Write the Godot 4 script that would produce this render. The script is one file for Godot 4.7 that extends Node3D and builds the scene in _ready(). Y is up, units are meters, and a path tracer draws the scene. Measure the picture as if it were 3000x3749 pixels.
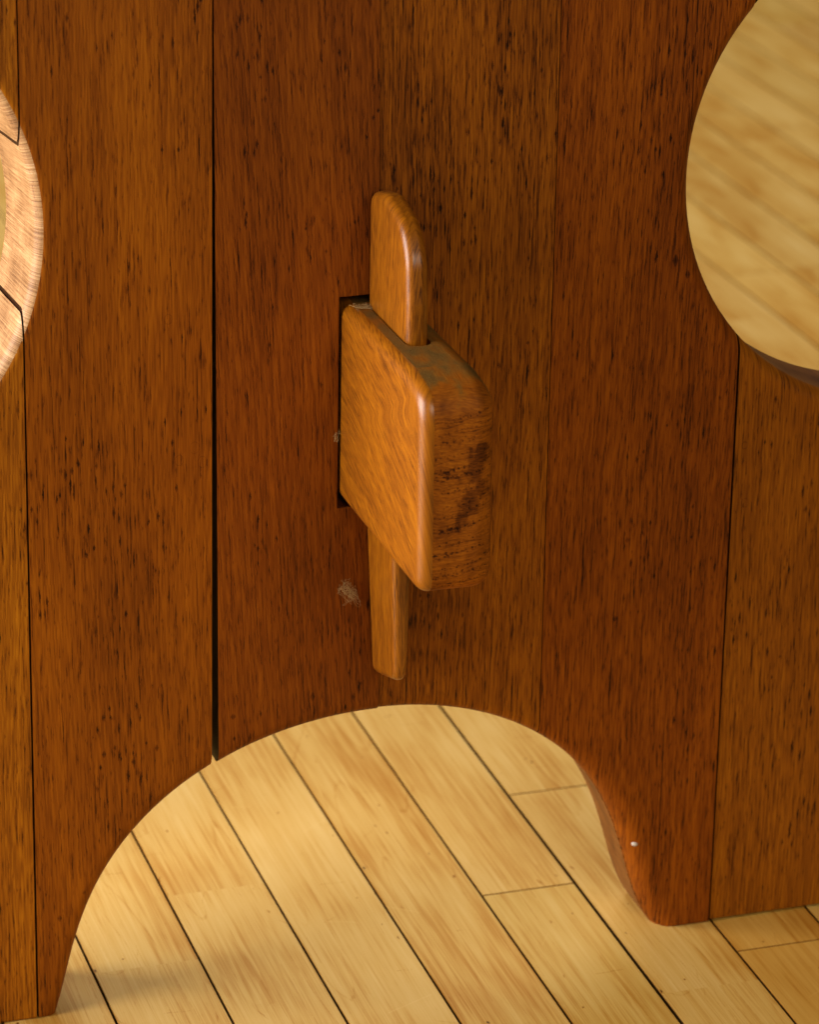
extends Node3D
# Close-up of a knock-down trestle table end: plank panel, through tenon and wedge, on a maple strip floor.
# World: x along the panel, y up, z towards the viewer; the front of the panel is the plane z = 0. Plan work is done in millimetres.

const MM := 0.001
const THICK := 50.0                       # thickness of the end panel
const HOLE_L := Vector2(-302.6, 434.5)
const HOLE_R := Vector2(303.8, 434.5)
const HOLE_RADIUS := 133.0
const PANEL_TOP := 715.0
const TEX := 2048
const TEX_X0 := -250.0                    # the panel wood texture starts here (mm) ...
const TEX_W := 560.0                      # ... is this wide
const TEX_H := 660.0                      # ... and this tall

var M := {}
var arch := PackedVector2Array()
var cutters: Array = []


# ------------------------------------------------------------------ naming
func numbered(parent: Node, called: String) -> String:
	if not parent.has_node(called):
		return called
	var k := 1
	while parent.has_node("%s_%03d" % [called, k]):
		k += 1
	return "%s_%03d" % [called, k]


func group_node(called: String, parent: Node) -> Node3D:
	var o := Node3D.new()
	o.name = numbered(parent, called)
	parent.add_child(o, true)
	return o


func put(called: String, mesh: Mesh, parent: Node) -> MeshInstance3D:
	var o := MeshInstance3D.new()
	o.name = numbered(parent, called)
	o.mesh = mesh
	parent.add_child(o, true)
	return o


func tag(o: Node, label: String, category := "", grp := "") -> void:
	if label:
		o.set_meta("label", label)
	if category:
		o.set_meta("category", category)
	if grp:
		o.set_meta("group", grp)


# ------------------------------------------------------------------ a small mesh builder
class Build:
	var v := PackedVector3Array()
	var n := PackedVector3Array()
	var uv := PackedVector2Array()
	var c := PackedColorArray()
	var tint := Color.WHITE

	func tri(a: Vector3, b: Vector3, d: Vector3, na: Vector3, nb: Vector3, nd: Vector3, ua: Vector2, ub: Vector2, ud: Vector2) -> void:
		var face := (b - a).cross(d - a)
		if face.length_squared() < 1e-22:
			return
		if face.dot(na + nb + nd) > 0.0:      # Godot's front faces run clockwise
			v.append_array([a, d, b]); n.append_array([na, nd, nb]); uv.append_array([ua, ud, ub])
		else:
			v.append_array([a, b, d]); n.append_array([na, nb, nd]); uv.append_array([ua, ub, ud])
		c.append_array([tint, tint, tint])

	func quad(a: Vector3, b: Vector3, d: Vector3, e: Vector3, na: Vector3, nb: Vector3, nd: Vector3, ne: Vector3, ua: Vector2, ub: Vector2, ud: Vector2, ue: Vector2) -> void:
		tri(a, b, d, na, nb, nd, ua, ub, ud)
		tri(a, d, e, na, nd, ne, ua, ud, ue)

	func flat_quad(a: Vector3, b: Vector3, d: Vector3, e: Vector3, nn: Vector3, ua: Vector2, ub: Vector2, ud: Vector2, ue: Vector2) -> void:
		quad(a, b, d, e, nn, nn, nn, nn, ua, ub, ud, ue)

	func add_to(mesh: ArrayMesh, mat: Material) -> void:
		if v.is_empty():
			return
		var a := []
		a.resize(Mesh.ARRAY_MAX)
		a[Mesh.ARRAY_VERTEX] = v
		a[Mesh.ARRAY_NORMAL] = n
		a[Mesh.ARRAY_TEX_UV] = uv
		a[Mesh.ARRAY_COLOR] = c
		mesh.add_surface_from_arrays(Mesh.PRIMITIVE_TRIANGLES, a)
		mesh.surface_set_material(mesh.get_surface_count() - 1, mat)


# ------------------------------------------------------------------ textures
func white_streaks(w: int, h: int, sw: int, sh: int, sd: int) -> PackedByteArray:
	# white noise on a coarse grid, stretched to w x h
	var rng := RandomNumberGenerator.new()
	rng.seed = sd
	var b := PackedByteArray()
	b.resize(sw * sh)
	for i in sw * sh:
		b[i] = rng.randi() & 255
	var im := Image.create_from_data(sw, sh, false, Image.FORMAT_L8, b)
	im.resize(w, h, Image.INTERPOLATE_CUBIC)
	return im.get_data()


func cloud(w: int, h: int, sw: int, sh: int, freq: float, octaves: int, sd: int) -> PackedByteArray:
	var f := FastNoiseLite.new()
	f.seed = sd
	f.frequency = freq
	f.fractal_octaves = octaves
	var im := f.get_image(sw, sh)
	im.convert(Image.FORMAT_L8)
	im.resize(w, h, Image.INTERPOLATE_CUBIC)
	return im.get_data()


func ramp(stops: Array) -> PackedByteArray:
	# 256 colours through [position, r, g, b] stops (sRGB bytes)
	var out := PackedByteArray()
	out.resize(768)
	for i in 256:
		var k := 0
		while k < stops.size() - 2 and stops[k + 1][0] < i:
			k += 1
		var t := clampf((i - float(stops[k][0])) / maxf(1.0, stops[k + 1][0] - stops[k][0]), 0.0, 1.0)
		for ch in 3:
			out[i * 3 + ch] = int(clampf(lerpf(stops[k][ch + 1], stops[k + 1][ch + 1], t), 0.0, 255.0))
	return out


func wood_ramp(r: float, g: float, b: float) -> PackedByteArray:
	return ramp([[0, r * 0.2, g * 0.14, b * 0.14], [50, r * 0.46, g * 0.38, b * 0.32], [100, r * 0.82, g * 0.78, b * 0.72], [135, r, g, b], [175, r * 1.17, g * 1.25, b * 1.3], [225, r * 1.36, g * 1.52, b * 2.0], [255, r * 1.6, g * 2.0, b * 4.0]])


func stroke(buf: PackedByteArray, w: int, h: int, x: float, y: float, length: int, slope: float, width: int, depth: int) -> void:
	# a pore or fleck: a lens-shaped mark running down the grain
	for j in length:
		var yy := int(y) + j
		if yy < 0 or yy >= h:
			continue
		var t := 1.0 - absf(2.0 * j / maxf(1.0, length - 1) - 1.0)
		var ww := maxi(1, int(round(width * sqrt(t))))
		var xx := int(x + slope * j) - ww / 2
		var d := int(depth * (0.45 + 0.55 * t))
		for k in ww:
			var at := yy * w + posmod(xx + k, w)
			buf[at] = clampi(buf[at] + d, 0, 255)


# The panel: one picture of all the planks side by side, each plank with its own tone and lean of grain.
func seam_px(which: int, y: float) -> float:
	var x: float
	match which:
		0: x = -177.0 - 0.0022 * (300.0 - y) * 0.9
		1: x = -81.2
		2: x = 10.4 - 0.0134 * y
		3: x = 99.7 - 0.0046 * y
		_: x = 205.0 - 0.0052 * y
	return (x - TEX_X0) / TEX_W * TEX


func panel_texture() -> Array:
	var w := TEX
	var h := TEX
	var sx := TEX / TEX_W
	var sy := TEX / TEX_H
	var rng := RandomNumberGenerator.new()
	rng.seed = 77
	var fib := white_streaks(w, h, 1100, 70, 1)
	var med := white_streaks(w, h, 760, 22, 2)
	var broad := white_streaks(w, h, 70, 7, 3)
	var warp := cloud(256, 256, 64, 64, 0.035, 2, 4)
	var blotch := cloud(w, h, 256, 128, 0.018, 3, 5)
	var marks := PackedByteArray()
	marks.resize(w * h)
	marks.fill(128)
	# lean of the grain, in columns per row running down, for planks A..F
	var lean := [0.0, 0.012, 0.05, -0.004, -0.02, -0.012]
	var pores := [0.9, 0.8, 0.9, 1.5, 1.35, 0.9]
	# fine pores
	for i in 42000:
		var x := rng.randf() * w
		var y := rng.randf() * h
		var ym := TEX_H - y / sy
		var b := 0
		while b < 5 and x > seam_px(b, ym):
			b += 1
		if rng.randf() * 1.5 > pores[b]:
			continue
		stroke(marks, w, h, x, y, rng.randi_range(9, 40) if rng.randf() < 0.88 else rng.randi_range(40, 150), lean[b] + rng.randf_range(-0.008, 0.008), 2 if rng.randf() < 0.75 else 3, -rng.randi_range(10, 50))
	# darker flecks, most of them in loose clusters
	for i in 620:
		var cx := rng.randf() * w
		var cy := rng.randf() * h
		var ym := TEX_H - cy / sy
		var b := 0
		while b < 5 and cx > seam_px(b, ym):
			b += 1
		if blotch[int(cy) * w + int(cx)] > 122 and rng.randf() < 0.75:
			continue
		for k in rng.randi_range(1, 6):
			var ln := rng.randi_range(8, 26)
			var px := cx + rng.randfn() * 16.0
			var py := cy + rng.randfn() * 34.0
			stroke(marks, w, h, px, py, ln, lean[b], rng.randi_range(3, 5), -rng.randi_range(36, 96))
			if rng.randf() < 0.5:
				stroke(marks, w, h, px, py - ln, ln * 4, lean[b], 1, -32)
	# single larger spots and stains seen on the planks: x, y (mm), width, length (px), depth
	for s in [[-14, 508, 7, 20, 70], [50, 470, 6, 16, 70], [-65, 470, 5, 26, 80], [-60, 468, 4, 18, 70], [96, 505, 5, 60, 60], [96.5, 487, 4, 40, 60], [97, 470, 5, 46, 60], [97, 455, 4, 30, 50], [-160, 515, 4, 22, 70], [-130, 530, 4, 16, 60], [-152, 540, 5, 18, 70], [-118, 520, 4, 30, 70], [-120, 512, 4, 26, 70], [-112, 505, 5, 22, 60], [104, 380, 5, 18, 70], [-70, 120, 9, 12, 60], [-71, 165, 10, 12, 60], [-140, 152, 8, 14, 60], [-112, 152, 7, 14, 60], [-122, 140, 5, 20, 50], [-165, 60, 8, 14, 60], [140, 195, 10, 12, 60], [145, 240, 9, 12, 50], [70, 345, 6, 14, 60], [165, 395, 12, 22, 60], [172, 386, 10, 16, 60], [60, 262, 6, 16, 60], [-30, 432, 8, 22, 50], [-48, 205, 6, 12, 40], [-28, 172, 9, 18, 55], [118, 432, 6, 18, 50], [122, 405, 6, 24, 50], [186, 245, 5, 40, 55], [-170, 470, 4, 50, 60], [-169, 456, 5, 46, 70]]:
		stroke(marks, w, h, (s[0] - TEX_X0) * sx, (TEX_H - s[1]) * sy, s[3], 0.0, s[2], -s[4])
	# long drying checks and pale rays
	for s in [[170.2, 570, 340, 3, 90], [171.0, 475, 60, 2, 60], [30.6, 560, 620, 2, -26], [9.6, 545, 420, 2, -34], [33.0, 230, 300, 3, -22], [19.0, 548, 360, 1, -18], [29.0, 470, 250, 3, -12], [172, 150, 420, 3, 60], [176, 110, 300, 1, 30], [178, 200, 340, 1, 26], [230, 250, 500, 2, 26], [243, 230, 640, 1, 30], [256, 290, 800, 2, 26]]:
		stroke(marks, w, h, (s[0] - TEX_X0) * sx, (TEX_H - s[1]) * sy, s[2], -0.004, int(s[3]), -s[4])
	# rings left by drops
	for s in [[-99, 308, 2.2], [-91, 314, 2.5], [-87, 306, 2.4], [-104, 383, 2.0], [74, 228, 2.2], [96, 326, 1.8], [210, 285, 1.6], [212, 252, 2.0]]:
		for k in 70:
			var a := TAU * k / 70.0
			var px := int((s[0] + cos(a) * s[2] - TEX_X0) * sx)
			var py := int((TEX_H - s[1] + sin(a) * s[2] * 1.25) * sy)
			marks[py * w + px] = clampi(marks[py * w + px] - 20, 0, 255)
	# specks of dust
	for i in 420:
		var px := rng.randi_range(0, w - 2)
		var py := rng.randi_range(0, h - 2)
		if absf((px / sx + TEX_X0) - 0.0) > 90.0 and rng.randf() < 0.6:
			continue
		marks[py * w + px] = clampi(marks[py * w + px] + rng.randi_range(30, 90), 0, 250)
	var ramps := [wood_ramp(150, 88, 13), wood_ramp(137, 74, 9), wood_ramp(121, 61, 8), wood_ramp(132, 72, 9), wood_ramp(128, 64, 7), wood_ramp(140, 79, 11)]
	var gain := [1.0, 0.8, 0.95, 1.1, 1.0, 0.85]
	var chunks := 32
	var rows_per := h / chunks
	var parts: Array = []
	parts.resize(chunks)
	var reliefs: Array = []
	reliefs.resize(chunks)
	var work := func(k: int) -> void:
		var outp := PackedByteArray()
		outp.resize(rows_per * w * 3)
		var rel := PackedByteArray()
		rel.resize(rows_per * w)
		var o := 0
		var q := 0
		for rr in rows_per:
			var row: int = k * rows_per + rr
			var ym: float = TEX_H - row / sy
			var base := row * w
			var wrow := (row >> 3) * 256
			var c0 := 0
			for b in 6:
				var c1 := w if b == 5 else clampi(int(seam_px(b, ym)), 0, w)
				var lut: PackedByteArray = ramps[b]
				var off := int(lean[b] * row + 13.0 * sin(row * 0.0026 + b * 1.9)) + b * 311
				var g: float = gain[b]
				for c in range(c0, c1):
					var i: int = (c - off + (int(warp[wrow + (c >> 3)]) - 128) / 18) & 2047
					var m: int = marks[base + c]
					var val: float = 138.0 + g * ((fib[base + i] - 128) * 0.22 + (med[base + i] - 128) * 0.12) + (broad[base + i] - 128) * 0.09 + (blotch[base + c] - 128) * 0.13 + (m - 128) * 1.02
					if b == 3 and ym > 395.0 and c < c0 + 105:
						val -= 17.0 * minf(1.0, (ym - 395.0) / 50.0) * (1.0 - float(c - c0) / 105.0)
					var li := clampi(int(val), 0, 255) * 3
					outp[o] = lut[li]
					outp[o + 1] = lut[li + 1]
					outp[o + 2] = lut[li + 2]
					o += 3
					rel[q] = clampi(150 + (m - 128) + (fib[base + i] - 128) / 4, 0, 255)
					q += 1
				c0 = c1
		parts[k] = outp
		reliefs[k] = rel
	var id := WorkerThreadPool.add_group_task(work, chunks)
	WorkerThreadPool.wait_for_group_task_completion(id)
	var all := PackedByteArray()
	var rall := PackedByteArray()
	for k in chunks:
		all.append_array(parts[k])
		rall.append_array(reliefs[k])
	var im := Image.create_from_data(w, h, false, Image.FORMAT_RGB8, all)
	var re := Image.create_from_data(w, h, false, Image.FORMAT_L8, rall)
	return [ImageTexture.create_from_image(im), ImageTexture.create_from_image(re)]


# One board of oak for the tenon and the wedge, grain running down the picture.
func oak_texture() -> Array:
	var w := 1024
	var h := 1024
	var rng := RandomNumberGenerator.new()
	rng.seed = 21
	var fib := white_streaks(w, h, 420, 64, 11)
	var med := white_streaks(w, h, 300, 16, 12)
	var broad := white_streaks(w, h, 26, 5, 13)
	var warp := cloud(256, 256, 64, 64, 0.05, 2, 14)
	var blotch := cloud(w, h, 128, 128, 0.03, 3, 15)
	var marks := PackedByteArray()
	marks.resize(w * h)
	marks.fill(128)
	for i in 17000:
		stroke(marks, w, h, rng.randf() * w, rng.randf() * h, rng.randi_range(8, 60), rng.randf_range(-0.05, 0.07), 2 if rng.randf() < 0.7 else 3, -rng.randi_range(8, 46))
	for i in 60:
		stroke(marks, w, h, rng.randf() * w, rng.randf() * h, rng.randi_range(60, 220), rng.randf_range(0.0, 0.05), 1, -rng.randi_range(26, 50))
	for i in 26:
		stroke(marks, w, h, rng.randf() * w, rng.randf() * h, rng.randi_range(6, 22), 0.0, rng.randi_range(3, 7), -rng.randi_range(24, 50))
	for i in 90:
		var at := rng.randi_range(0, w * h - 1)
		marks[at] = 210
	for i in 14:
		stroke(marks, w, h, rng.randf() * w, rng.randf() * h, rng.randi_range(10, 26), rng.randf_range(-1.0, 1.0), 1, rng.randi_range(20, 50))
	var lut := wood_ramp(148, 87, 9)
	var outp := PackedByteArray()
	outp.resize(w * h * 3)
	var rel := PackedByteArray()
	rel.resize(w * h)
	for row in h:
		var base := row * w
		var wrow := (row >> 2) * 256
		for c in w:
			var i := (c + (int(warp[wrow + (c >> 2)]) - 128) / 10) & 1023
			var m: int = marks[base + c]
			var val := 140.0 + (fib[base + i] - 128) * 0.2 + (med[base + i] - 128) * 0.08 + (broad[base + i] - 128) * 0.08 + (blotch[base + c] - 128) * 0.09 + (m - 128)
			var li := clampi(int(val), 0, 255) * 3
			var o := (base + c) * 3
			outp[o] = lut[li]; outp[o + 1] = lut[li + 1]; outp[o + 2] = lut[li + 2]
			rel[base + c] = clampi(150 + (m - 128) + (fib[base + i] - 128) / 4, 0, 255)
	return [ImageTexture.create_from_image(Image.create_from_data(w, h, false, Image.FORMAT_RGB8, outp)), ImageTexture.create_from_image(Image.create_from_data(w, h, false, Image.FORMAT_L8, rel))]


# The band that runs round the tenon: dusty top, end grain on the front, bare wood below. u across (0..1 over 60 mm), v along (0..1 over 420 mm).
func tenon_band_texture(top_end: float, front_end: float) -> Array:
	var w := 512
	var h := 2048
	var rng := RandomNumberGenerator.new()
	rng.seed = 5
	var line := white_streaks(w, h, 7, 700, 31)        # growth rings, seen across the end
	var fine := white_streaks(w, h, 40, 1400, 32)
	var grit := white_streaks(w, h, w, h, 33)
	var blot := cloud(w, h, 128, 512, 0.03, 4, 34)
	var warp := cloud(w, h, 64, 128, 0.03, 2, 35)
	var fib := white_streaks(w, h, w, 90, 36)
	var marks := PackedByteArray()
	marks.resize(w * h)
	marks.fill(128)
	var pxmm := h / 420.0
	# rows of dark vessels and a few cracks across the end
	for i in 15:
		var y := (top_end + 16.0 + (front_end - top_end - 14.0) * (i + rng.randf() * 0.6) / 15.0) * pxmm
		var bend := rng.randf_range(0.25, 0.75)
		for k in rng.randi_range(60, 190):
			var x := rng.randf() * w
			var yy := y - bend * (x - 256.0) * 0.25 - pow((x - 250.0) / 100.0, 2.0) * 7.0 * bend + rng.randfn() * 4.2
			stroke(marks, w, h, x, yy, rng.randi_range(3, 7), 0.0, rng.randi_range(4, 13), -rng.randi_range(18, 52))
	for i in 9:
		var y := (top_end + rng.randf_range(16.0, front_end - top_end)) * pxmm
		var x0 := rng.randi_range(90, 220)
		for x in range(x0, x0 + rng.randi_range(90, 200)):
			var yy := int(y - (x - 256) * 0.06 + sin(x * 0.05 + i) * 1.6)
			for k in 2:
				marks[(yy + k) * w + x] = clampi(marks[(yy + k) * w + x] - 34, 0, 255)
	for i in 40:                                       # scratches
		var x := rng.randf() * w
		var y := (top_end - 35.0 + rng.randf() * 150.0) * pxmm
		var dx := rng.randf_range(-1.0, 1.0)
		for k in rng.randi_range(10, 46):
			var at := int(y + k * 0.9) * w + clampi(int(x + k * dx), 0, w - 1)
			marks[at] = clampi(marks[at] + 30, 0, 255)
	var end_lut := wood_ramp(150, 84, 14)
	var outp := PackedByteArray()
	outp.resize(w * h * 3)
	var rel := PackedByteArray()
	rel.resize(w * h)
	for row in h:
		var s := row / pxmm
		var base := row * w
		for c in w:
			var r2 := clampi(row + (int(warp[base + c]) - 128) / 11, 0, h - 1) * w + c
			var m: int = marks[base + c]
			var endness := smoothstep(top_end - 9.0, top_end + 9.0, s) * (1.0 - smoothstep(front_end + 4.0, front_end + 14.0, s))
			var bl: int = blot[base + c] - 128
			var g: int = grit[base + c] - 128
			var val := 124.0 + endness * ((line[r2] - 128) * 0.13 + (fine[r2] - 128) * 0.16 + bl * 0.24) + (1.0 - endness) * (fib[base + c] - 128) * 0.3 + (m - 128) * 1.1
			# the worn, dark patch in the middle of the end
			var px := (c / 512.0 * 60.0 - 29.5) / 9.0
			var py := (s - (top_end + 53.0)) / 19.0
			var dd := px * px + py * py + bl * 0.018
			val -= 38.0 * (1.0 - smoothstep(0.45, 1.25, dd))
			var li := clampi(int(val), 0, 255) * 3
			var o := (base + c) * 3
			var dust := (1.0 - smoothstep(top_end - 6.0 + bl * 0.12, top_end + 7.0 + bl * 0.12, s)) * clampf(0.6 + bl * 0.006 + g * 0.0035, 0.15, 0.95)
			outp[o] = int(lerpf(end_lut[li], 92.0 + g * 0.34, dust))
			outp[o + 1] = int(lerpf(end_lut[li + 1], 72.0 + g * 0.32, dust))
			outp[o + 2] = int(lerpf(end_lut[li + 2], 34.0 + g * 0.22, dust))
			rel[base + c] = clampi(int(140 + (m - 128) * 0.8 + endness * (fine[r2] - 128) * 0.25 + dust * g * 0.5), 0, 255)
	return [ImageTexture.create_from_image(Image.create_from_data(w, h, false, Image.FORMAT_RGB8, outp)), ImageTexture.create_from_image(Image.create_from_data(w, h, false, Image.FORMAT_L8, rel))]


# The sawn inner faces of the cut-outs: marks run across the thickness (down the picture).
func sawn_texture() -> Array:
	var w := 1024
	var h := 256
	var rng := RandomNumberGenerator.new()
	rng.seed = 61
	var saw := white_streaks(w, h, 900, 3, 41)
	var fine := white_streaks(w, h, w, 12, 42)
	var blot := cloud(w, h, 256, 64, 0.03, 4, 43)
	var fibre := white_streaks(w, h, 30, 200, 44)
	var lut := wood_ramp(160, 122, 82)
	var marks := PackedByteArray()
	marks.resize(w * h)
	marks.fill(128)
	for i in 900:
		var x := rng.randi_range(0, w - 60)
		var y := rng.randi_range(0, h - 1)
		for k in rng.randi_range(3, 12):
			marks[y * w + x + k] = clampi(marks[y * w + x + k] - rng.randi_range(14, 40), 0, 255)
	for i in 10:                                       # cracks along the fibres
		var x := rng.randi_range(0, w - 200)
		var y := float(rng.randi_range(6, h - 8))
		for k in rng.randi_range(40, 150):
			y += rng.randf_range(-0.3, 0.3)
			marks[int(y) * w + x + k] = 60
	var outp := PackedByteArray()
	outp.resize(w * h * 3)
	var rel := PackedByteArray()
	rel.resize(w * h)
	for row in h:
		for c in w:
			var i := row * w + c
			var val := 130.0 + (saw[i] - 128) * 0.26 + (fine[i] - 128) * 0.12 + (blot[i] - 128) * 0.22 + (fibre[i] - 128) * 0.06 + (marks[i] - 128)
			var li := clampi(int(val), 0, 255) * 3
			outp[i * 3] = lut[li]; outp[i * 3 + 1] = lut[li + 1]; outp[i * 3 + 2] = lut[li + 2]
			rel[i] = clampi(140 + (saw[i] - 128) / 3 + (marks[i] - 128), 0, 255)
	return [ImageTexture.create_from_image(Image.create_from_data(w, h, false, Image.FORMAT_RGB8, outp)), ImageTexture.create_from_image(Image.create_from_data(w, h, false, Image.FORMAT_L8, rel))]


# Twelve strips of maple side by side, each 170 px wide (57 mm) and a metre long.
func maple_texture() -> Array:
	var w := 2048
	var h := 2048
	var rng := RandomNumberGenerator.new()
	rng.seed = 9
	var fine := white_streaks(w, h, w, 40, 51)
	var med := white_streaks(w, h, 420, 20, 52)
	var smudge := cloud(w, h, 512, 256, 0.022, 4, 53)
	var rings := cloud(w, h, 512, 40, 0.013, 2, 54)
	var patch := cloud(w, h, 256, 128, 0.02, 3, 55)
	var marks := PackedByteArray()
	marks.resize(w * h)
	marks.fill(128)
	for i in 6000:
		stroke(marks, w, h, rng.randf() * w, rng.randf() * h, rng.randi_range(6, 26), rng.randf_range(-0.03, 0.03), 1, -rng.randi_range(5, 16))
	for i in 260:
		stroke(marks, w, h, rng.randf() * w, rng.randf() * h, rng.randi_range(3, 9), rng.randf_range(-0.5, 0.5), rng.randi_range(2, 5), -rng.randi_range(40, 115))
	for i in 60:                                       # grey scuffs across the boards
		var x := rng.randi_range(0, w - 70)
		var y := rng.randi_range(4, h - 5)
		for k in rng.randi_range(20, 66):
			var at := (y + k / 16) * w + x + k
			if rng.randf() < 0.7:
				marks[at] = clampi(marks[at] - rng.randi_range(8, 40), 0, 255)
	for i in 34:
		stroke(marks, w, h, rng.randf() * w, rng.randf() * h, rng.randi_range(10, 30), rng.randf_range(-0.6, 0.6), rng.randi_range(2, 6), -rng.randi_range(14, 40))
	for i in 120:                                      # hairline scratches, some pale, some dirty
		var x := rng.randf() * w
		var y := rng.randf() * h
		var a := rng.randf() * TAU
		var d := rng.randi_range(10, 24) * (1 if rng.randf() < 0.6 else -1)
		for k in rng.randi_range(20, 110):
			var at := posmod(int(y + sin(a) * k), h) * w + posmod(int(x + cos(a) * k), w)
			marks[at] = clampi(marks[at] + d, 0, 255)
	var lut := ramp([[0, 34, 20, 8], [60, 124, 74, 16], [105, 176, 122, 42], [135, 207, 168, 88], [170, 220, 188, 116], [255, 230, 196, 130]])
	var tones := []
	for k in 12:
		tones.append(rng.randf_range(-5.0, 5.0))
	var chunks := 32
	var rows_per := h / chunks
	var parts: Array = []
	parts.resize(chunks)
	var work := func(kk: int) -> void:
		var outp := PackedByteArray()
		outp.resize(rows_per * w * 3)
		var o := 0
		for rr in rows_per:
			var base: int = (kk * rows_per + rr) * w
			for k in 13:
				var c0 := k * 170
				var c1 := mini(w, c0 + 170)
				var tone: float = tones[k % 12]
				var jump := (k * 37) & 63
				for c in range(c0, c1):
					var i := base + c
					var band := (int(rings[i]) * 5 + jump) & 127
					var val: float = 137.0 + tone + (fine[i] - 128) * 0.09 + (med[i] - 128) * 0.07 + (smudge[i] - 128) * 0.14 + (marks[i] - 128)
					if band < 9:
						val -= 15.0 * (1.0 - absf(band - 4.5) / 4.5) * (patch[i] / 150.0)
					if patch[i] > 160:
						val -= (patch[i] - 160) * 0.12
					var li := clampi(int(val), 0, 255) * 3
					outp[o] = lut[li]
					outp[o + 1] = lut[li + 1]
					outp[o + 2] = lut[li + 2]
					o += 3
		parts[kk] = outp
	var id := WorkerThreadPool.add_group_task(work, chunks)
	WorkerThreadPool.wait_for_group_task_completion(id)
	var all := PackedByteArray()
	for k in chunks:
		all.append_array(parts[k])
	return [ImageTexture.create_from_image(Image.create_from_data(w, h, false, Image.FORMAT_RGB8, all))]


func wood(called: String, tex: Array, rough: float, bump: float, spec := 0.5) -> StandardMaterial3D:
	var m := StandardMaterial3D.new()
	m.resource_name = called
	m.albedo_texture = tex[0]
	m.roughness = rough
	m.metallic_specular = spec
	if tex.size() > 1:
		m.heightmap_enabled = true
		m.heightmap_texture = tex[1]
		m.heightmap_scale = bump
	m.texture_filter = BaseMaterial3D.TEXTURE_FILTER_LINEAR_WITH_MIPMAPS_ANISOTROPIC
	return m


# ------------------------------------------------------------------ the end panel
class Cutter:
	# what was sawn out of the planks, with the radius its front and back edges were rounded to
	var kind := "poly"
	var r := 7.0
	var centre := Vector2.ZERO
	var radius := 0.0
	var pts := PackedVector2Array()

	func rounding(p: Vector2) -> float:
		# the edge of the arch is rounded over more on the inside of the right foot
		return lerpf(7.0, 13.0, smoothstep(95.0, 150.0, p.x)) if r > 12.0 else r

	func grown(d: float) -> PackedVector2Array:
		if kind == "circle":
			var out := PackedVector2Array()
			for i in 180:
				var a := TAU * i / 180.0
				out.append(centre + Vector2(cos(a), sin(a)) * (radius + d))
			return out
		if kind == "floor":
			return PackedVector2Array([Vector2(-900, -200), Vector2(900, -200), Vector2(900, d), Vector2(-900, d)])
		if d == 0.0:
			return pts
		return Geometry2D.offset_polygon(pts, d, Geometry2D.JOIN_MITER)[0]

	func near(p: Vector2) -> Array:
		# [distance outside the cut, unit vector towards it]
		if kind == "circle":
			var q := centre - p
			return [q.length() - radius, q.normalized()]
		if kind == "floor":
			return [p.y, Vector2(0, -1)]
		var best := INF
		var dir := Vector2.DOWN
		for i in pts.size():
			var a := pts[i]
			var b := pts[(i + 1) % pts.size()]
			var q := Geometry2D.get_closest_point_to_segment(p, a, b)
			var d := p.distance_squared_to(q)
			if d < best:
				best = d
				var e := (b - a).orthogonal().normalized()
				dir = (q - p) / sqrt(d) if d > 1e-4 else e
		return [sqrt(best), dir]


func shape_at(p: Vector2) -> Array:
	# [depth below the face, slope direction, cosine, shift along the rounding] at a point of the planks
	var depth := 0.0
	var dir := Vector2.ZERO
	var cosine := 0.0
	var shift := 0.0
	for k: Cutter in cutters:
		var nd: Array = k.near(p)
		var d: float = maxf(0.0, nd[0])
		var r := k.rounding(p)
		if d >= r:
			continue
		var c: float = (r - d) / r
		var z: float = r * (1.0 - sqrt(maxf(0.0, 1.0 - c * c)))
		if z >= depth:
			depth = z
			dir = nd[1]
			cosine = c
			shift = r * asin(clampf(c, 0.0, 1.0)) - (r - d)
	return [depth, dir, cosine, shift]


func panel_uv(p: Vector2) -> Vector2:
	return Vector2((p.x - TEX_X0) / TEX_W, (TEX_H - p.y) / TEX_H)


func behind(p: Vector2) -> Vector2:
	# the left cut-out was sawn a little out of square: it is narrower at the back
	var q := HOLE_L - p
	return p + q.normalized() * 4.6 * (1.0 - smoothstep(0.0, 45.0, absf(q.length() - HOLE_RADIUS)))


func region(outline: PackedVector2Array, phi: float) -> Array:
	var now := [outline]
	for k: Cutter in cutters:
		var g := k.grown(k.r * (1.0 - cos(phi)))
		var next := []
		for poly in now:
			for piece in Geometry2D.clip_polygons(poly, g):
				if not Geometry2D.is_polygon_clockwise(piece):
					next.append(piece)
		now = next
	return now


func tidy(poly: PackedVector2Array) -> PackedVector2Array:
	# without corners that all but coincide
	var out := PackedVector2Array()
	for p in poly:
		if out.is_empty() or out[-1].distance_to(p) > 0.04:
			out.append(p)
	while out.size() > 1 and out[0].distance_to(out[-1]) <= 0.04:
		out.remove_at(out.size() - 1)
	return out


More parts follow.
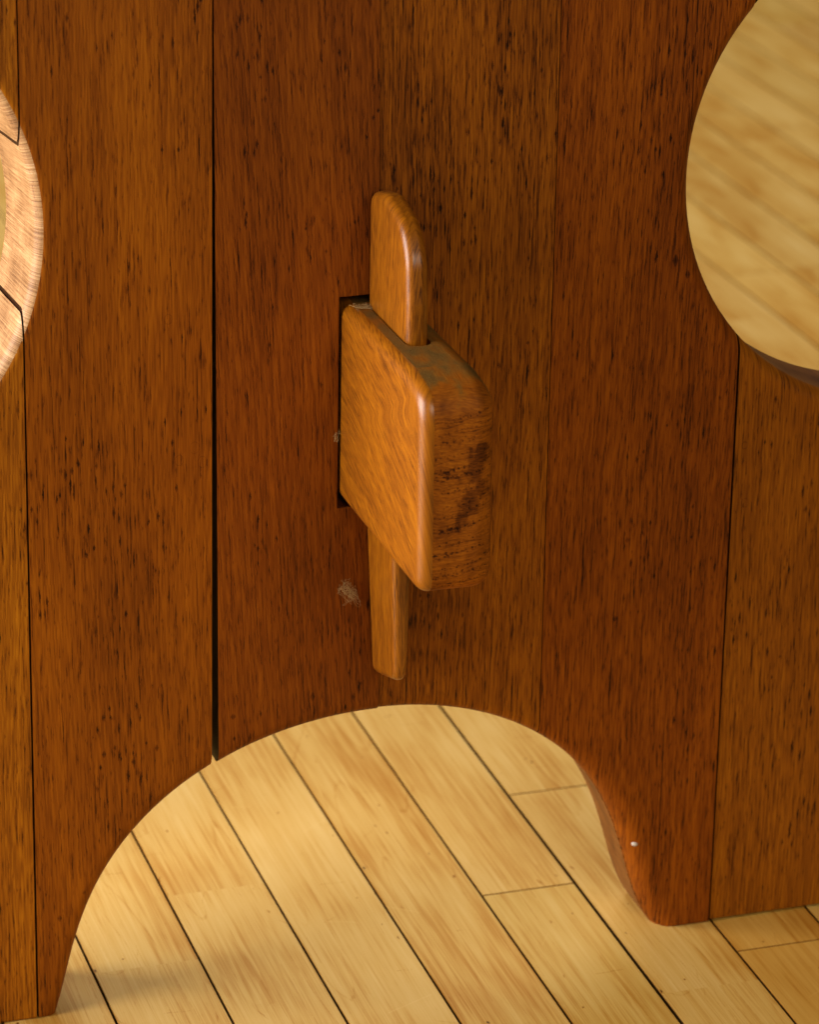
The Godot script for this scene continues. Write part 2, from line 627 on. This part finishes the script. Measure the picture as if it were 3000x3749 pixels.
func cells(poly: PackedVector2Array) -> Array:
	# a band along a cut, divided into short pieces so that its rounding stays smooth
	var box := Rect2(poly[0], Vector2.ZERO)
	for p in poly:
		box = box.expand(p)
	var out := []
	var step := 6.0
	for ix in range(int(floor(box.position.x / step)), int(ceil(box.end.x / step))):
		var column := PackedVector2Array([Vector2(ix * step, box.position.y - 1), Vector2((ix + 1) * step, box.position.y - 1), Vector2((ix + 1) * step, box.end.y + 1), Vector2(ix * step, box.end.y + 1)])
		for part in Geometry2D.intersect_polygons(poly, column):
			var low := INF
			var high := -INF
			for p in part:
				low = minf(low, p.y)
				high = maxf(high, p.y)
			for iy in range(int(floor(low / step)), int(ceil(high / step))):
				var cell := PackedVector2Array([Vector2(ix * step - 1, iy * step), Vector2((ix + 1) * step + 1, iy * step), Vector2((ix + 1) * step + 1, (iy + 1) * step), Vector2(ix * step - 1, (iy + 1) * step)])
				out.append_array(Geometry2D.intersect_polygons(part, cell))
	return out


func plank(outline: PackedVector2Array, parent: Node, wanted: Vector2, zoff := 0.0) -> MeshInstance3D:
	var face := Build.new()
	var sawn := Build.new()
	var phis := [0.0, 0.2, 0.4, 0.6, 0.8, 1.0, 1.2, 1.4, PI / 2]
	var regs := []
	for phi in phis:
		var kept := []
		for poly in region(outline, phi):
			if Geometry2D.is_point_in_polygon(wanted, poly):
				kept.append(poly)
		regs.append(kept)
	var sheets := []
	var wider := Geometry2D.offset_polygon(outline, 3.0, Geometry2D.JOIN_MITER)[0]
	for k in phis.size() - 1:
		var inners := region(wider, phis[k + 1])
		for poly in regs[k]:
			var now := [poly]
			for inner in inners:
				var next := []
				for q in now:
					for piece in Geometry2D.clip_polygons(q, inner):
						next.append(piece)
				now = next
			for q in now:
				sheets.append_array(cells(q))
	sheets.append_array(regs[phis.size() - 1])
	for rough: PackedVector2Array in sheets:
		var poly := tidy(rough)
		if poly.size() < 3:
			continue
		var ix := Geometry2D.triangulate_polygon(poly)
		if ix.is_empty():
			continue
		var pos := []
		var back := []
		var nor := []
		var uvs := []
		var worn_lit_rim := true
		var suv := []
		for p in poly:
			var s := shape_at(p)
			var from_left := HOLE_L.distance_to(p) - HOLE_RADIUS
			worn_lit_rim = worn_lit_rim and from_left < 4.9  # worn rim of the left cut-out, its window highlight painted in as pale wood
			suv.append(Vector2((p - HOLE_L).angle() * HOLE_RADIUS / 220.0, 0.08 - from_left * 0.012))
			pos.append(Vector3(p.x, p.y, zoff - s[0]) * MM)
			back.append(Vector3(behind(p).x, behind(p).y, zoff - THICK + s[0] * 0.45) * MM)
			nor.append(Vector3(s[1].x * s[2], s[1].y * s[2], sqrt(maxf(0.0, 1.0 - s[2] * s[2]))).normalized())
			uvs.append(panel_uv(p + s[1] * s[3]))
		for t in range(0, ix.size(), 3):
			var a := ix[t]; var b := ix[t + 1]; var d := ix[t + 2]
			if worn_lit_rim:
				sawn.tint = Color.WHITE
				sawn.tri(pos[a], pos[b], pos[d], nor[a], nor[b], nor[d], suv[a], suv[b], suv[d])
			else:
				face.tri(pos[a], pos[b], pos[d], nor[a], nor[b], nor[d], uvs[a], uvs[b], uvs[d])
			var fl := Vector3(1, 1, -2.2)
			face.tri(back[a], back[b], back[d], nor[a] * fl, nor[b] * fl, nor[d] * fl, uvs[a], uvs[b], uvs[d])
	face.tint = Color.WHITE
	for poly: PackedVector2Array in regs[0]:
		var ccw := not Geometry2D.is_polygon_clockwise(poly)
		for i in poly.size():
			var a := poly[i]
			var b := poly[(i + 1) % poly.size()]
			var mid := (a + b) * 0.5
			var out2 := (b - a).orthogonal().normalized() * (1.0 if not ccw else -1.0)
			if Geometry2D.is_point_in_polygon(mid + out2 * 0.05, poly):
				out2 = -out2
			var cut: Cutter = null
			for k: Cutter in cutters:
				if absf(k.near(mid)[0]) < 0.12 and absf((k.near(mid)[1] as Vector2).dot(out2)) > 0.7:
					cut = k
			var steps := maxi(1, int(a.distance_to(b) / 4.0))
			for j in steps:
				var p := a.lerp(b, float(j) / steps)
				var q := a.lerp(b, float(j + 1) / steps)
				var dp: float = shape_at(p)[0]
				var dq: float = shape_at(q)[0]
				var np := Vector3(out2.x, out2.y, 0)
				var nq := np
				var zf := [zoff - dp, zoff - dq, zoff - THICK + dq * 0.45, zoff - THICK + dp * 0.45]
				if cut and cut.kind != "floor" and cut.r > 3.0:
					sawn.tint = Color.WHITE if cut.kind == "circle" and cut.centre == HOLE_L else Color(0.46, 0.29, 0.11)   # left cut-out pale; other cuts browner, their shade put into the tint
					if cut.kind == "circle":
						np = Vector3(cut.near(p)[1].x, cut.near(p)[1].y, 0)
						nq = Vector3(cut.near(q)[1].x, cut.near(q)[1].y, 0)
					var sp := along(cut, p)
					var sq := along(cut, q)
					sawn.quad(Vector3(p.x, p.y, zf[0]) * MM, Vector3(q.x, q.y, zf[1]) * MM, Vector3(behind(q).x, behind(q).y, zf[2]) * MM, Vector3(behind(p).x, behind(p).y, zf[3]) * MM, np, nq, nq, np, Vector2(sp, 0.08), Vector2(sq, 0.08), Vector2(sq, 0.95), Vector2(sp, 0.95))
				else:
					face.tint = Color(0.1, 0.08, 0.07) if cut == null else Color.WHITE       # joint faces between the planks, much darker
					var ua := panel_uv(p); var ub := panel_uv(q); var sh := Vector2(0.05, 0)
					face.quad(Vector3(p.x, p.y, zf[0]) * MM, Vector3(q.x, q.y, zf[1]) * MM, Vector3(behind(q).x, behind(q).y, zf[2]) * MM, Vector3(behind(p).x, behind(p).y, zf[3]) * MM, np, nq, nq, np, ua, ub, ub + sh, ua + sh)
	var mesh := ArrayMesh.new()
	face.add_to(mesh, M.panel)
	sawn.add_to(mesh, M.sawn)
	return put("board", mesh, parent)


func along(k: Cutter, p: Vector2) -> float:
	if k.kind == "circle":
		return (p - k.centre).angle() * k.radius / 220.0
	return atan2(p.y + 20.0, p.x - 2.0) * 168.0 / 220.0 + 0.37


func strip(xl0: float, xl1: float, xr0: float, xr1: float, top := PANEL_TOP, y0 := 0.0) -> PackedVector2Array:
	# a plank from the floor up; xl0/xr0 at y = 0, xl1/xr1 at y = 550
	var h := top / 550.0
	return PackedVector2Array([Vector2(xl0, y0), Vector2(xr0, y0), Vector2(lerpf(xr0, xr1, h), top), Vector2(lerpf(xl0, xl1, h), top)])


# ------------------------------------------------------------------ rounded extrusions (tenon, wedge)
func fillet(pts: Array, n := 8) -> PackedVector2Array:
	# [x, y, radius] corners to a smooth outline
	var out := PackedVector2Array()
	for i in pts.size():
		var p := Vector2(pts[i][0], pts[i][1])
		var a := Vector2(pts[i - 1][0], pts[i - 1][1])
		var b := Vector2(pts[(i + 1) % pts.size()][0], pts[(i + 1) % pts.size()][1])
		var r: float = pts[i][2]
		if r <= 0.0:
			out.append(p)
			continue
		var u := (a - p).normalized()
		var v := (b - p).normalized()
		var half := acos(clampf(u.dot(v), -1.0, 1.0)) / 2.0
		var t := minf(r / tan(half), 0.49 * minf(a.distance_to(p), b.distance_to(p)))
		var p0 := p + u * t
		var p1 := p + v * t
		for k in n + 1:
			var s := float(k) / n
			out.append(p0.lerp(p, s).lerp(p.lerp(p1, s), s))
	return out


# Outline in (z, y); extruded along x from x0 to x1 with both long edges rounded by r.
# bend(point) may move finished points; skip(edge number) leaves a stretch of the band open.
func extrude(outline: PackedVector2Array, x0: float, x1: float, r: float, cap_uv: Callable, band_uv: Callable, cap_mat: Material, band_mat: Material, bend = null, skip := -1, heart := Vector2.ZERO, r_far := 0.0) -> ArrayMesh:
	var cap := Build.new()
	var band := Build.new()
	var n := outline.size()
	var area := 0.0
	for i in n:
		area += outline[i].cross(outline[(i + 1) % n])
	var sgn := 1.0 if area > 0 else -1.0
	var en := []                                       # outward normals of the edges
	for i in n:
		var e := (outline[(i + 1) % n] - outline[i]).normalized()
		en.append(Vector2(e.y, -e.x) * sgn)
	var vn := []                                       # and of the corners, with the mitre length
	var ml := []
	for i in n:
		var m: Vector2 = (en[i - 1] + en[i]).normalized()
		vn.append(m)
		ml.append(1.0 / maxf(0.5, m.dot(en[i])))
	var place := func(p: Vector2, x: float) -> Vector3:
		var q := Vector3(x, p.y, p.x)
		return (bend.call(q) if bend != null else q) * MM
	var run := [0.0]
	for i in n - 1:
		run.append(run[i] + outline[i].distance_to(outline[i + 1]))
	var ring := [0.0, 0.3, 0.6, 0.9, 1.2, PI / 2]
	for side in [-1.0, 1.0]:
		var xe: float = x0 if side < 0 else x1
		var rr := r if side < 0 or r_far == 0.0 else r_far
		for k in ring.size() - 1:
			for i in n:
				var j := (i + 1) % n
				var qs := []
				var ns := []
				var us := []
				for pair in [[i, ring[k]], [j, ring[k]], [j, ring[k + 1]], [i, ring[k + 1]]]:
					var a: int = pair[0]
					var f: float = pair[1]
					var p: Vector2 = outline[a] - vn[a] * ml[a] * rr * (1.0 - cos(f))
					qs.append(place.call(p, xe - side * rr * (1.0 - sin(f))))
					ns.append(Vector3(side * sin(f), vn[a].y * cos(f), vn[a].x * cos(f)).normalized())
					us.append(cap_uv.call(outline[a] - vn[a] * (rr - (PI / 2 - f) * rr), side))
				if side > 0.0 and band_mat != cap_mat:      # the far rounding wears the band's picture
					var b0: Vector2 = band_uv.call(x1 - rr + rr * ring[k + 1] * 0.8, run[i], outline[i])
					var b1: Vector2 = band_uv.call(x1 - rr + rr * ring[k + 1] * 0.8, run[i] + outline[i].distance_to(outline[j]), outline[j])
					var b2: Vector2 = band_uv.call(x1 - rr + rr * ring[k] * 0.8, run[i], outline[i])
					var b3: Vector2 = band_uv.call(x1 - rr + rr * ring[k] * 0.8, run[i] + outline[i].distance_to(outline[j]), outline[j])
					band.quad(qs[0], qs[1], qs[2], qs[3], ns[0], ns[1], ns[2], ns[3], b2, b3, b1, b0)
				else:
					cap.quad(qs[0], qs[1], qs[2], qs[3], ns[0], ns[1], ns[2], ns[3], us[0], us[1], us[2], us[3])
		var inner := PackedVector2Array()
		for i in n:
			inner.append(outline[i] - vn[i] * ml[i] * rr)
		var nn := Vector3(side, 0, 0)
		var hub := heart
		for i in n:
			var a := inner[i]
			var b := inner[(i + 1) % n]
			cap.tri(place.call(hub, xe), place.call(a, xe), place.call(b, xe), nn, nn, nn, cap_uv.call(hub, side), cap_uv.call(a, side), cap_uv.call(b, side))
	var s := 0.0
	var rf := r if r_far == 0.0 else r_far
	for i in n:
		var j := (i + 1) % n
		var ds := outline[i].distance_to(outline[j])
		if i != skip:
			var na := Vector3(0, vn[i].y, vn[i].x)
			var nb := Vector3(0, vn[j].y, vn[j].x)
			band.quad(place.call(outline[i], x0 + r), place.call(outline[j], x0 + r), place.call(outline[j], x1 - rf), place.call(outline[i], x1 - rf), na, nb, nb, na, band_uv.call(x0 + r, s, outline[i]), band_uv.call(x0 + r, s + ds, outline[j]), band_uv.call(x1 - rf, s + ds, outline[j]), band_uv.call(x1 - rf, s, outline[i]))
		s += ds
	var mesh := ArrayMesh.new()
	cap.add_to(mesh, cap_mat)
	band.add_to(mesh, band_mat)
	return mesh


func curly(rng: RandomNumberGenerator, at: Vector3, spread: Vector3, turns: int, r: float) -> ArrayMesh:
	# one tangled thread of lint, swept as a three-sided tube
	var pts := PackedVector3Array()
	var c := Curve3D.new()
	var p := at
	for i in turns:
		var g := Vector3(rng.randfn() * spread.x, rng.randfn() * spread.y, absf(rng.randfn()) * spread.z)
		p = p.lerp(at + g, 0.75) + Vector3(rng.randfn(), rng.randfn(), 0) * 0.0005
		p.z = maxf(p.z, at.z * 0.4)
		var d := Vector3(rng.randfn(), rng.randfn(), rng.randfn() * 0.3) * 0.0009
		c.add_point(p, -d, d)
	c.bake_interval = 0.00025
	pts = c.get_baked_points()
	var b := Build.new()
	for i in pts.size() - 1:
		var t := (pts[i + 1] - pts[i]).normalized()
		var u := t.cross(Vector3(0.31, 0.5, 0.8)).normalized()
		var w := t.cross(u)
		for k in 3:
			var a0 := TAU * k / 3.0
			var a1 := TAU * (k + 1) / 3.0
			var d0 := u * cos(a0) + w * sin(a0)
			var d1 := u * cos(a1) + w * sin(a1)
			b.quad(pts[i] + d0 * r, pts[i] + d1 * r, pts[i + 1] + d1 * r, pts[i + 1] + d0 * r, d0, d1, d1, d0, Vector2.ZERO, Vector2.ZERO, Vector2.ZERO, Vector2.ZERO)
	var mesh := ArrayMesh.new()
	b.add_to(mesh, M.lint)
	return mesh


# ------------------------------------------------------------------ the floor
func floor_board(b: Build, xa: float, xb: float, za: float, zb: float, y: float, k: int, v0: float) -> void:
	# one strip of flooring with eased edges; za is the far end
	var e := 0.35
	var lo := -9.0
	var u0 := (k * 170.0 + 1.5) / 2048.0
	var u1 := (k * 170.0 + 168.5) / 2048.0
	var uv := func(x: float, z: float) -> Vector2:
		return Vector2(lerpf(u0, u1, clampf((x - xa) / (xb - xa), 0.0, 1.0)), v0 + (z - za) / 1000.0)
	var P := func(x: float, yy: float, z: float) -> Vector3:
		return Vector3(x, yy, z) * MM
	var top := [Vector2(xa + e, za + e), Vector2(xb - e, za + e), Vector2(xb - e, zb - e), Vector2(xa + e, zb - e)]
	var rim := [Vector2(xa, za), Vector2(xb, za), Vector2(xb, zb), Vector2(xa, zb)]
	b.flat_quad(P.call(top[0].x, y, top[0].y), P.call(top[1].x, y, top[1].y), P.call(top[2].x, y, top[2].y), P.call(top[3].x, y, top[3].y), Vector3.UP, uv.call(top[0].x, top[0].y), uv.call(top[1].x, top[1].y), uv.call(top[2].x, top[2].y), uv.call(top[3].x, top[3].y))
	var face_tint := b.tint
	for i in 4:
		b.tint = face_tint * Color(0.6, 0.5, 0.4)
		var j := (i + 1) % 4
		var m: Vector2 = ((rim[i] + rim[j]) / 2 - (rim[0] + rim[2]) / 2)
		var o := Vector3(signf(m.x), 0, 0) if i % 2 == 1 else Vector3(0, 0, signf(m.y))
		var ui: Vector2 = uv.call(rim[i].x, rim[i].y)
		var uj: Vector2 = uv.call(rim[j].x, rim[j].y)
		b.flat_quad(P.call(top[i].x, y, top[i].y), P.call(top[j].x, y, top[j].y), P.call(rim[j].x, y - e * 0.7, rim[j].y), P.call(rim[i].x, y - e * 0.7, rim[i].y), (o + Vector3.UP * 1.2).normalized(), ui, uj, uj, ui)
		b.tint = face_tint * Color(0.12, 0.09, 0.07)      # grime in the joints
		b.flat_quad(P.call(rim[i].x, y - e * 0.7, rim[i].y), P.call(rim[j].x, y - e * 0.7, rim[j].y), P.call(rim[j].x, lo, rim[j].y), P.call(rim[i].x, lo, rim[i].y), o, ui, uj, uj, ui)


func build_floor() -> void:
	var fl := group_node("floor", self)
	fl.set_meta("kind", "structure")
	var sub := BoxMesh.new()
	sub.size = Vector3(3.7, 0.02, 4.4)
	sub.material = M.dirt
	var s := put("subfloor", sub, fl)
	s.position = Vector3(0.5, -0.0142, -1.35)
	var rng := RandomNumberGenerator.new()
	rng.seed = 404
	var seen := [-139.2, -80.1, -22.0, 35.4, 92.1, 148.5, 206.7]
	var lines := PackedFloat32Array()
	for i in range(18, 0, -1):
		lines.append(seen[0] - 57.6 * i)
	for x in seen:
		lines.append(x)
	for i in range(1, 36):
		lines.append(seen[6] + 57.6 * i)
	for i in lines.size() - 1:
		var cuts := []
		var xm := (lines[i] + lines[i + 1]) / 2
		var z := 700.0
		if xm > 148.0 and xm < 207.0:
			cuts = [700.0, 160.0, -180.2, -1010.0]
		elif xm > 92.0 and xm < 149.0:
			cuts = [700.0, -64.6, -905.0]
		elif xm > 206.0 and xm < 264.0:
			cuts = [700.0, 35.0, -560.0, -1240.0]
		elif xm > -140.0 and xm < 92.0:
			cuts = [700.0, 230.0 + 60.0 * (i % 3), -620.0 - 130.0 * (i % 4)]
		else:
			cuts = [700.0 - rng.randf() * 250.0]
		z = cuts[-1]
		while z > -3300.0:
			z -= rng.randf_range(520.0, 990.0)
			cuts.append(z)
		var ga := 0.62 if absf(lines[i] - 148.5) > 1.0 else 0.95
		var gb := 0.62 if absf(lines[i + 1] - 148.5) > 1.0 else 0.95
		for k in cuts.size() - 1:
			var b := Build.new()
			var t := rng.randf_range(0.94, 1.07)
			b.tint = Color(t, t * rng.randf_range(0.985, 1.02), t * rng.randf_range(0.95, 1.06))
			if xm > 206.0 and xm < 264.0 and k < 2:
				b.tint = Color(0.86, 0.74, 0.5)
			floor_board(b, lines[i] + ga, lines[i + 1] - gb, cuts[k + 1] + 0.3, cuts[k] - 0.3, rng.randf_range(-0.12, 0.0), rng.randi_range(0, 11), rng.randf())
			var mesh := ArrayMesh.new()
			b.add_to(mesh, M.maple)
			put("floor_board", mesh, fl)


func _ready() -> void:
	# ---------------- camera
	var cam := Camera3D.new()
	cam.name = "camera"
	add_child(cam)
	cam.position = Vector3(-0.49388, 0.934, 1.57052)
	cam.rotation = Vector3(-0.383380, -0.318041, 0.019378)
	var lens := CameraAttributesPhysical.new()
	lens.frustum_focal_length = 85.0
	lens.frustum_focus_distance = 1.73
	lens.exposure_aperture = 8.5
	cam.attributes = lens
	cam.projection = Camera3D.PROJECTION_FRUSTUM        # the frame: 16.86 degrees tall
	cam.near = 0.05
	cam.far = 60.0
	cam.size = 2.0 * 0.05 * 1874.5 / 12651.1
	# ---------------- room light: a tall window on the left, added fills in front and over the far floor
	var env := Environment.new()
	env.background_mode = Environment.BG_COLOR
	env.background_color = Color(0.2, 0.17, 0.14)
	env.tonemap_mode = Environment.TONE_MAPPER_LINEAR
	env.tonemap_exposure = 1.0
	env.sdfgi_enabled = true
	env.ssao_enabled = true
	env.ssil_enabled = true
	var we := WorldEnvironment.new()
	we.name = "world"
	we.environment = env
	add_child(we)
	area_light("window_light", Vector3(-2.1, 0.93, -0.22), Vector3(0.0, 0.8, -0.2), Vector2(1.8, 1.8), 4.6, Color(1.0, 0.955, 0.93))
	area_light("room_fill_light", Vector3(0.1, 1.9, 2.9), Vector3(0.0, 0.25, 0.0), Vector2(1.8, 1.2), 2.2, Color(1.0, 0.93, 0.84))  # added front fill standing in for bounce from the room
	area_light("far_fill_light", Vector3(0.2, 3.0, -2.6), Vector3(0.3, 0.0, -0.9), Vector2(2.0, 1.4), 2.3, Color(1.0, 0.96, 0.92))  # unseen fill added high behind the panel to brighten the floor

	# ---------------- materials
	M.panel = wood("varnished_plank", panel_texture(), 0.46, 0.03, 0.27)
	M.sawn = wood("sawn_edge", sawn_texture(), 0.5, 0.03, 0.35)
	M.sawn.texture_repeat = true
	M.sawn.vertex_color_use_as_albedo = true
	M.panel.vertex_color_use_as_albedo = true
	M.oak = wood("orange_oak", oak_texture(), 0.34, 0.003, 0.5)
	M.end = wood("end_grain", tenon_band_texture(208.0, 314.0), 0.62, 0.03, 0.24)
	M.maple = wood("maple_strip", maple_texture(), 0.42, 0.0, 0.3)
	M.maple.vertex_color_use_as_albedo = true
	M.dirt = StandardMaterial3D.new()
	M.dirt.albedo_color = Color(0.03, 0.022, 0.015)
	M.dirt.roughness = 1.0
	M.lint = StandardMaterial3D.new()
	M.lint.albedo_color = Color(0.74, 0.63, 0.42)
	M.lint.roughness = 1.0
	M.paint = StandardMaterial3D.new()
	M.paint.albedo_color = Color(0.74, 0.7, 0.64)
	M.paint.roughness = 0.6

	build_floor()
	build_table()
	build_lint()


func area_light(called: String, at: Vector3, aim: Vector3, size: Vector2, energy: float, tone: Color) -> void:
	var l := AreaLight3D.new()
	l.name = called
	add_child(l)
	l.look_at_from_position(at, aim)
	l.area_size = size
	l.area_normalize_energy = false
	l.light_energy = energy
	l.light_color = tone
	l.shadow_enabled = true
	l.area_range = 30.0


func build_table() -> void:
	var table := group_node("trestle_table", self)
	tag(table, "brown plank end of a trestle table with wedged through tenon on maple floor", "table")
	var panel := group_node("end_panel", table)
	# the arch between the feet
	# a curve in polar form about (1, -40)
	for k in 91:
		var a := lerpf(-1.33, 1.345, k / 90.0)
		var r := 195.265 + a * (5.851 + a * (1.92 + a * (-11.865 + a * (-30.172 + a * (5.178 + a * 12.685)))))
		arch.append(Vector2(1.0 + r * sin(a), -40.0 + r * cos(a)))
	arch.append(arch[90] + Vector2(2.5, -14.0))
	arch.append(arch[90] + Vector2(2.5, -60.0))
	arch.append(arch[0] + Vector2(-2.5, -60.0))
	arch.append(arch[0] + Vector2(-2.5, -14.0))
	for d in [["poly", 13.0, arch], ["circle", 6.5, HOLE_L], ["circle", 7.0, HOLE_R], ["poly", 0.6, PackedVector2Array([Vector2(-15.8, 274.0), Vector2(25.6, 274.0), Vector2(25.2, 388.0), Vector2(-15.9, 387.4)])], ["floor", 1.8, null]]:
		var k := Cutter.new()
		k.kind = d[0]
		k.r = d[1]
		if d[0] == "circle":
			k.centre = d[2]
			k.radius = HOLE_RADIUS
		elif d[0] == "poly":
			k.pts = d[2]
			if Geometry2D.is_polygon_clockwise(k.pts):
				k.pts.reverse()
		cutters.append(k)
	var side_l := strip(-304.0, -304.0, -178.7, -176.2)
	plank(side_l, panel, Vector2(-240, 120))
	plank(side_l, panel, Vector2(-240, 680))
	plank(strip(-177.6, -175.5, -83.2, -81.15), panel, Vector2(-125, 300))
	plank(strip(-78.5, -80.45, 10.28, 2.98), panel, Vector2(-50, 300)).position.y = -0.0006
	plank(strip(10.42, 3.12, 99.5, 96.95), panel, Vector2(60, 300), -0.15)
	plank(strip(99.9, 97.35, 204.3, 201.7), panel, Vector2(140, 300), -0.05)
	var side_r := strip(205.4, 203.7, 304.0, 304.0, PANEL_TOP, 1.5)
	plank(side_r, panel, Vector2(260, 120), -0.9)
	plank(side_r, panel, Vector2(260, 680), -0.9)

	# the tenon: outline (z, y), from the top at the back, forwards, down the end and back underneath
	var slot := Rect2(-2.2, -1.5, 13.2, 71.5)           # x, z of the hole for the wedge
	var top := 382.2
	var pr := fillet([[-150.0, top, 0.0], [-60.0, top, 0.0], [100.0, top + 1.0, 0.0], [129.5, top - 3.0, 21.0], [131.0, 300.0, 0.0], [131.5, 277.6, 24.0], [40.0, 277.0, 0.0], [-150.0, 277.0, 0.0]])
	var s_top := 0.0
	var tenon := extrude(pr, -14.4, 24.4, 6.5,
		func(p: Vector2, _side: float) -> Vector2: return Vector2((p.y - 270.0 + p.x * 0.26 + sin(p.x * 0.04) * 1.2 + pow(maxf(0.0, p.x - 108.0), 2.0) * 0.07) / 130.0 + 0.11, (p.x + 150.0) / 300.0),
		func(x: float, s: float, _p: Vector2) -> Vector2: return Vector2((x + 20.0) / 60.0, (s - 60.0) / 420.0),
		M.oak, M.end, null, 1, Vector2(30.0, 330.0), 11.0)
	# its top face, with the hole that the wedge passes through
	var tb := Build.new()
	var xa := -14.4 + 6.5
	var xb := 24.4 - 11.0
	var mid := slot.position.x + slot.size.x / 2
	var hole := fillet([[slot.position.x, slot.position.y, 0.0], [slot.end.x, slot.position.y, 0.0], [slot.end.x, slot.end.y, 6.4], [slot.position.x, slot.end.y, 6.4]], 6)
	var ht := func(z: float) -> float: return top + clampf((z + 60.0) / 164.0, 0.0, 1.0) * 1.0
	var left := PackedVector2Array()
	var right := PackedVector2Array()
	for half in 2:
		var box := PackedVector2Array([Vector2(xa, -60.0), Vector2(mid, -60.0), Vector2(mid, 100.0), Vector2(xa, 100.0)]) if half == 0 else PackedVector2Array([Vector2(mid, -60.0), Vector2(xb, -60.0), Vector2(xb, 100.0), Vector2(mid, 100.0)])
		for poly in Geometry2D.clip_polygons(box, hole):
			var ix := Geometry2D.triangulate_polygon(poly)
			for t in range(0, ix.size(), 3):
				var q := []
				var u := []
				for m in 3:
					var p: Vector2 = poly[ix[t + m]]
					q.append(Vector3(p.x, ht.call(p.y), p.y) * MM)
					u.append(Vector2((p.x + 20.0) / 60.0, (p.y + 90.0 - 60.0) / 420.0))
				tb.tri(q[0], q[1], q[2], Vector3.UP, Vector3.UP, Vector3.UP, u[0], u[1], u[2])
	for i in hole.size():
		var p := hole[i]
		var q := hole[(i + 1) % hole.size()]
		var nn := Vector3((q - p).y, 0, -(q - p).x).normalized()
		if Vector2(nn.x, nn.z).dot(Vector2(mid, 30.0) - p) < 0:
			nn = -nn
		tb.flat_quad(Vector3(p.x, ht.call(p.y), p.y) * MM, Vector3(q.x, ht.call(q.y), q.y) * MM, Vector3(q.x, 320.0, q.y) * MM, Vector3(p.x, 320.0, p.y) * MM, nn, Vector2(0.3, 0.8), Vector2(0.4, 0.8), Vector2(0.4, 0.95), Vector2(0.3, 0.95))
	tb.add_to(tenon, M.end)
	var tn := put("tenon", tenon, table)
	tag(tn, "thick orange oak tenon with a dusty top standing out of the panel")

	# the wedge, tapering downwards and thinned towards its foot
	var wp := fillet([[0.6, 441.5, 9.0], [24.0, 446.5, 26.0], [52.0, 440.5, 26.0], [63.5, 424.0, 22.0], [65.5, 402.0, 20.0], [66.0, 384.0, 0.0], [52.0, 290.0, 10.0], [47.5, 260.0, 8.0], [44.5, 202.0, 0.0], [42.0, 192.0, 12.0], [1.0, 179.5, 6.0], [0.6, 275.0, 0.0]], 7)
	var thin := func(q: Vector3) -> Vector3:
		var t := clampf((275.0 - q.y) / 95.0, 0.0, 1.0)
		var x := q.x
		x = lerpf(x, 3.4 + (x + 1.4) * 0.55, t) if t > 0.0 else x
		return Vector3(x, q.y, q.z)
	var wedge := extrude(wp, -1.4, 10.0, 4.4,
		func(p: Vector2, _side: float) -> Vector2: return Vector2(p.x / 130.0 + 0.6, (450.0 - p.y) / 300.0),
		func(x: float, _s: float, p: Vector2) -> Vector2: return Vector2((p.x + x) / 130.0 + 0.6, (450.0 - p.y) / 300.0),
		M.oak, M.oak, thin, -1, Vector2(20.0, 300.0))
	var wn := put("wedge", wedge, table)
	tag(wn, "rounded orange oak wedge driven down through the tenon")

	# a fleck of white paint on the edge of the right foot
	var sp := SphereMesh.new()
	sp.radius = 0.0021
	sp.height = 0.0034
	sp.radial_segments = 12
	sp.rings = 6
	sp.material = M.paint
	var fleck := put("paint_fleck", sp, table)
	fleck.position = Vector3(0.1588, 0.0546, -0.0032)


func build_lint() -> void:
	var rng := RandomNumberGenerator.new()
	rng.seed = 8
	var a := put("lint_tuft", curly(rng, Vector3(0, 0, 0.0005), Vector3(0.0030, 0.0050, 0.0009), 90, 0.000048), self)
	a.position = Vector3(-0.0095, 0.2270, 0.0)
	a.rotation.z = 0.6
	tag(a, "largest tuft of grey lint, on the panel left of the wedge's lower end", "lint")
	var b := put("lint_tuft", curly(rng, Vector3(0, 0, 0.0005), Vector3(0.0012, 0.0026, 0.0005), 24, 0.000045), self)
	b.position = Vector3(-0.0170, 0.3125, 0.0)
	tag(b, "small wisp of lint caught beside the left edge of the mortise", "lint")
	var c := put("lint_tuft", curly(rng, Vector3(0, 0, 0.0004), Vector3(0.0034, 0.0036, 0.0009), 60, 0.000045), self)
	c.position = Vector3(-0.0060, 0.3825, 0.007)
	c.rotation.x = -PI / 2
	tag(c, "fluffy lint lying on the dusty tenon top at the mortise", "lint")
